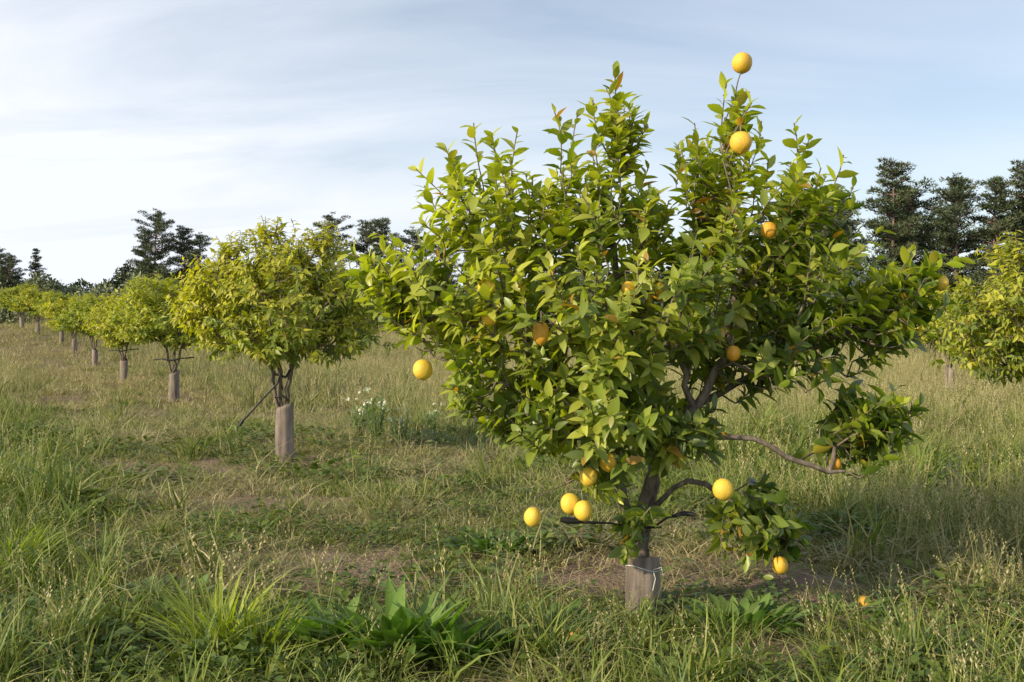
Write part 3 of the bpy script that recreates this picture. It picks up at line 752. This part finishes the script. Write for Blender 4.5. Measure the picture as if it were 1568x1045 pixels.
weed('broadleaf_weed', -2.3, 4.7, 110, .10, .3, 1.1, (.13, .20, .08), 12, .5)
weed('grass_clump', -1.35, 4.55, 90, .34, .12, 2.2, (.38, .44, .04), 10, .045)
weed('grass_clump', -1.15, 4.42, 60, .30, .12, 2.2, (.36, .42, .04), 11, .045)
weed('grass_clump', -3.1, 6.1, 90, .32, .2, 2.0, (.30, .38, .05), 13, .045)
T = Tubes(); r = np.random.default_rng(8); lb, ld = [], []; pet = []
for k in range(16):
    a = r.uniform(0, 6.28); h = r.uniform(.35, .62); o2 = np.array([math.cos(a), math.sin(a), 0]) * r.uniform(.05, .28)
    P = np.array([o2 * .3, o2 * .6 + [0, 0, h * .5], o2 + [0, 0, h]]); T.add(P, [.005, .004, .003], 5)
    for j in range(9):
        lb.append(P[0] + (P[2] - P[0]) * r.uniform(.1, .9)); ld.append(r.normal(size=3) + [0, 0, .8])
    if k % 2 == 0: pet.append(P[2])
V1, F1, C1 = leaf_mesh(np.array(lb), np.array(ld), np.tile([0, 0, 1.], (len(lb), 1)) + .01, r.uniform(.08, .16, len(lb)), r.uniform(.02, .035, len(lb)), np.tile([.22, .30, .15], (len(lb), 1)))
tv = np.concatenate(T.V); tf_ = np.concatenate(T.F)
pb = np.repeat(np.array(pet), 6, 0) + r.normal(0, .025, (len(pet) * 6, 3)); pdv = r.normal(size=(len(pb), 3)) + [0, 0, .6]
V2, F2, C2 = leaf_mesh(pb, pdv, r.normal(size=(len(pb), 3)), np.full(len(pb), .04), np.full(len(pb), .028), np.tile([.8, .8, .76], (len(pb), 1)))
Vw = np.concatenate([tv, V1, V2]); Fw = np.concatenate([tf_, F1 + len(tv), F2 + len(tv) + len(V1)])
Cw = np.concatenate([np.tile([.17, .23, .09], (len(tv), 1)), C1, C2])
wm = mesh_np('wildflower', Vw, Fw, [M_weed], Cw)
for x, y, s in ((-1.75, 12.9, 1.1), (-1.35, 12.2, .8), (-2.1, 13.6, .8), (-1.1, 13.8, .7)):
    obj('wildflower_plant', wm, None, (x, y, float(terrain(x, y))), x * 3, s)

# ------------------------------------------------------------------ LIGHT, SKY, CAMERA
sv = Vector((-.78, -.52, .42)).normalized()
el = math.asin(sv.z); az = math.atan2(sv.x, sv.y)
sun = bpy.data.lights.new('sun', 'SUN'); sun.energy = 5.0; sun.angle = R(2.0); sun.color = (1, .86, .61)
so = bpy.data.objects.new('sun', sun); scene.collection.objects.link(so); so.rotation_euler = sv.to_track_quat('Z', 'Y').to_euler(); so.location = (-20, -10, 20)
w = bpy.data.worlds.new('World'); scene.world = w; w.use_nodes = True; N = Nd(w); N.n.clear()
out = N.new('ShaderNodeOutputWorld'); bg = N.new('ShaderNodeBackground'); bg.inputs[1].default_value = .15
sk = N.new('ShaderNodeTexSky'); sk.sky_type = 'NISHITA'; sk.sun_disc = False; sk.sun_elevation = el; sk.sun_rotation = az
sk.dust_density = 1.0; sk.air_density = 1.0
tc = N.new('ShaderNodeTexCoord'); sx = N.new('ShaderNodeSeparateXYZ'); N.link(tc.outputs['Generated'], sx.inputs[0])
zc = N.math('MAXIMUM', sx.outputs[2], 0.0); den = N.math('ADD', zc, .22)
cx = N.math('DIVIDE', sx.outputs[0], den); cy = N.math('DIVIDE', sx.outputs[1], den)
cb = N.new('ShaderNodeCombineXYZ'); N.link(cx, cb.inputs[0]); N.link(cy, cb.inputs[1])
mp = N.new('ShaderNodeMapping'); mp.inputs['Rotation'].default_value = (0, 0, R(20)); mp.inputs['Scale'].default_value = (.5, 1.3, 1); mp.inputs['Location'].default_value = (1.3, .4, 0); N.link(cb.outputs[0], mp.inputs[0])
nz = N.new('ShaderNodeTexNoise'); nz.inputs['Scale'].default_value = 1.2; nz.inputs['Detail'].default_value = 8; nz.inputs['Roughness'].default_value = .55; nz.inputs['Distortion'].default_value = .5
N.link(mp.outputs[0], nz.inputs['Vector'])
cl = N.math('MULTIPLY_ADD', nz.outputs[0], 3.4, -1.3, clamp=True)
hor = N.math('POWER', N.math('SUBTRACT', 1.0, zc, clamp=True), 5.0)
left = N.math('MULTIPLY_ADD', sx.outputs[0], -1.0, .38, clamp=True)
f = N.math('ADD', N.math('MULTIPLY', cl, N.math('MULTIPLY_ADD', left, .6, .24)), N.math('MULTIPLY', hor, N.math('ADD', left, .38)), clamp=True)
f = N.math('ADD', f, .14, clamp=True)
col = N.mix(f, sk.outputs[0], (6.4, 6.7, 7.3))
N.link(col, bg.inputs[0]); N.link(bg.outputs[0], out.inputs[0])

cam = bpy.data.cameras.new('camera'); cam.lens = 35; cam.sensor_width = 36; cam.clip_end = 5000; cam.clip_start = .05
co = bpy.data.objects.new('camera', cam); scene.collection.objects.link(co)
co.location = (0, 0, 1.5); co.rotation_euler = (R(90 - .83), 0, 0); scene.camera = co
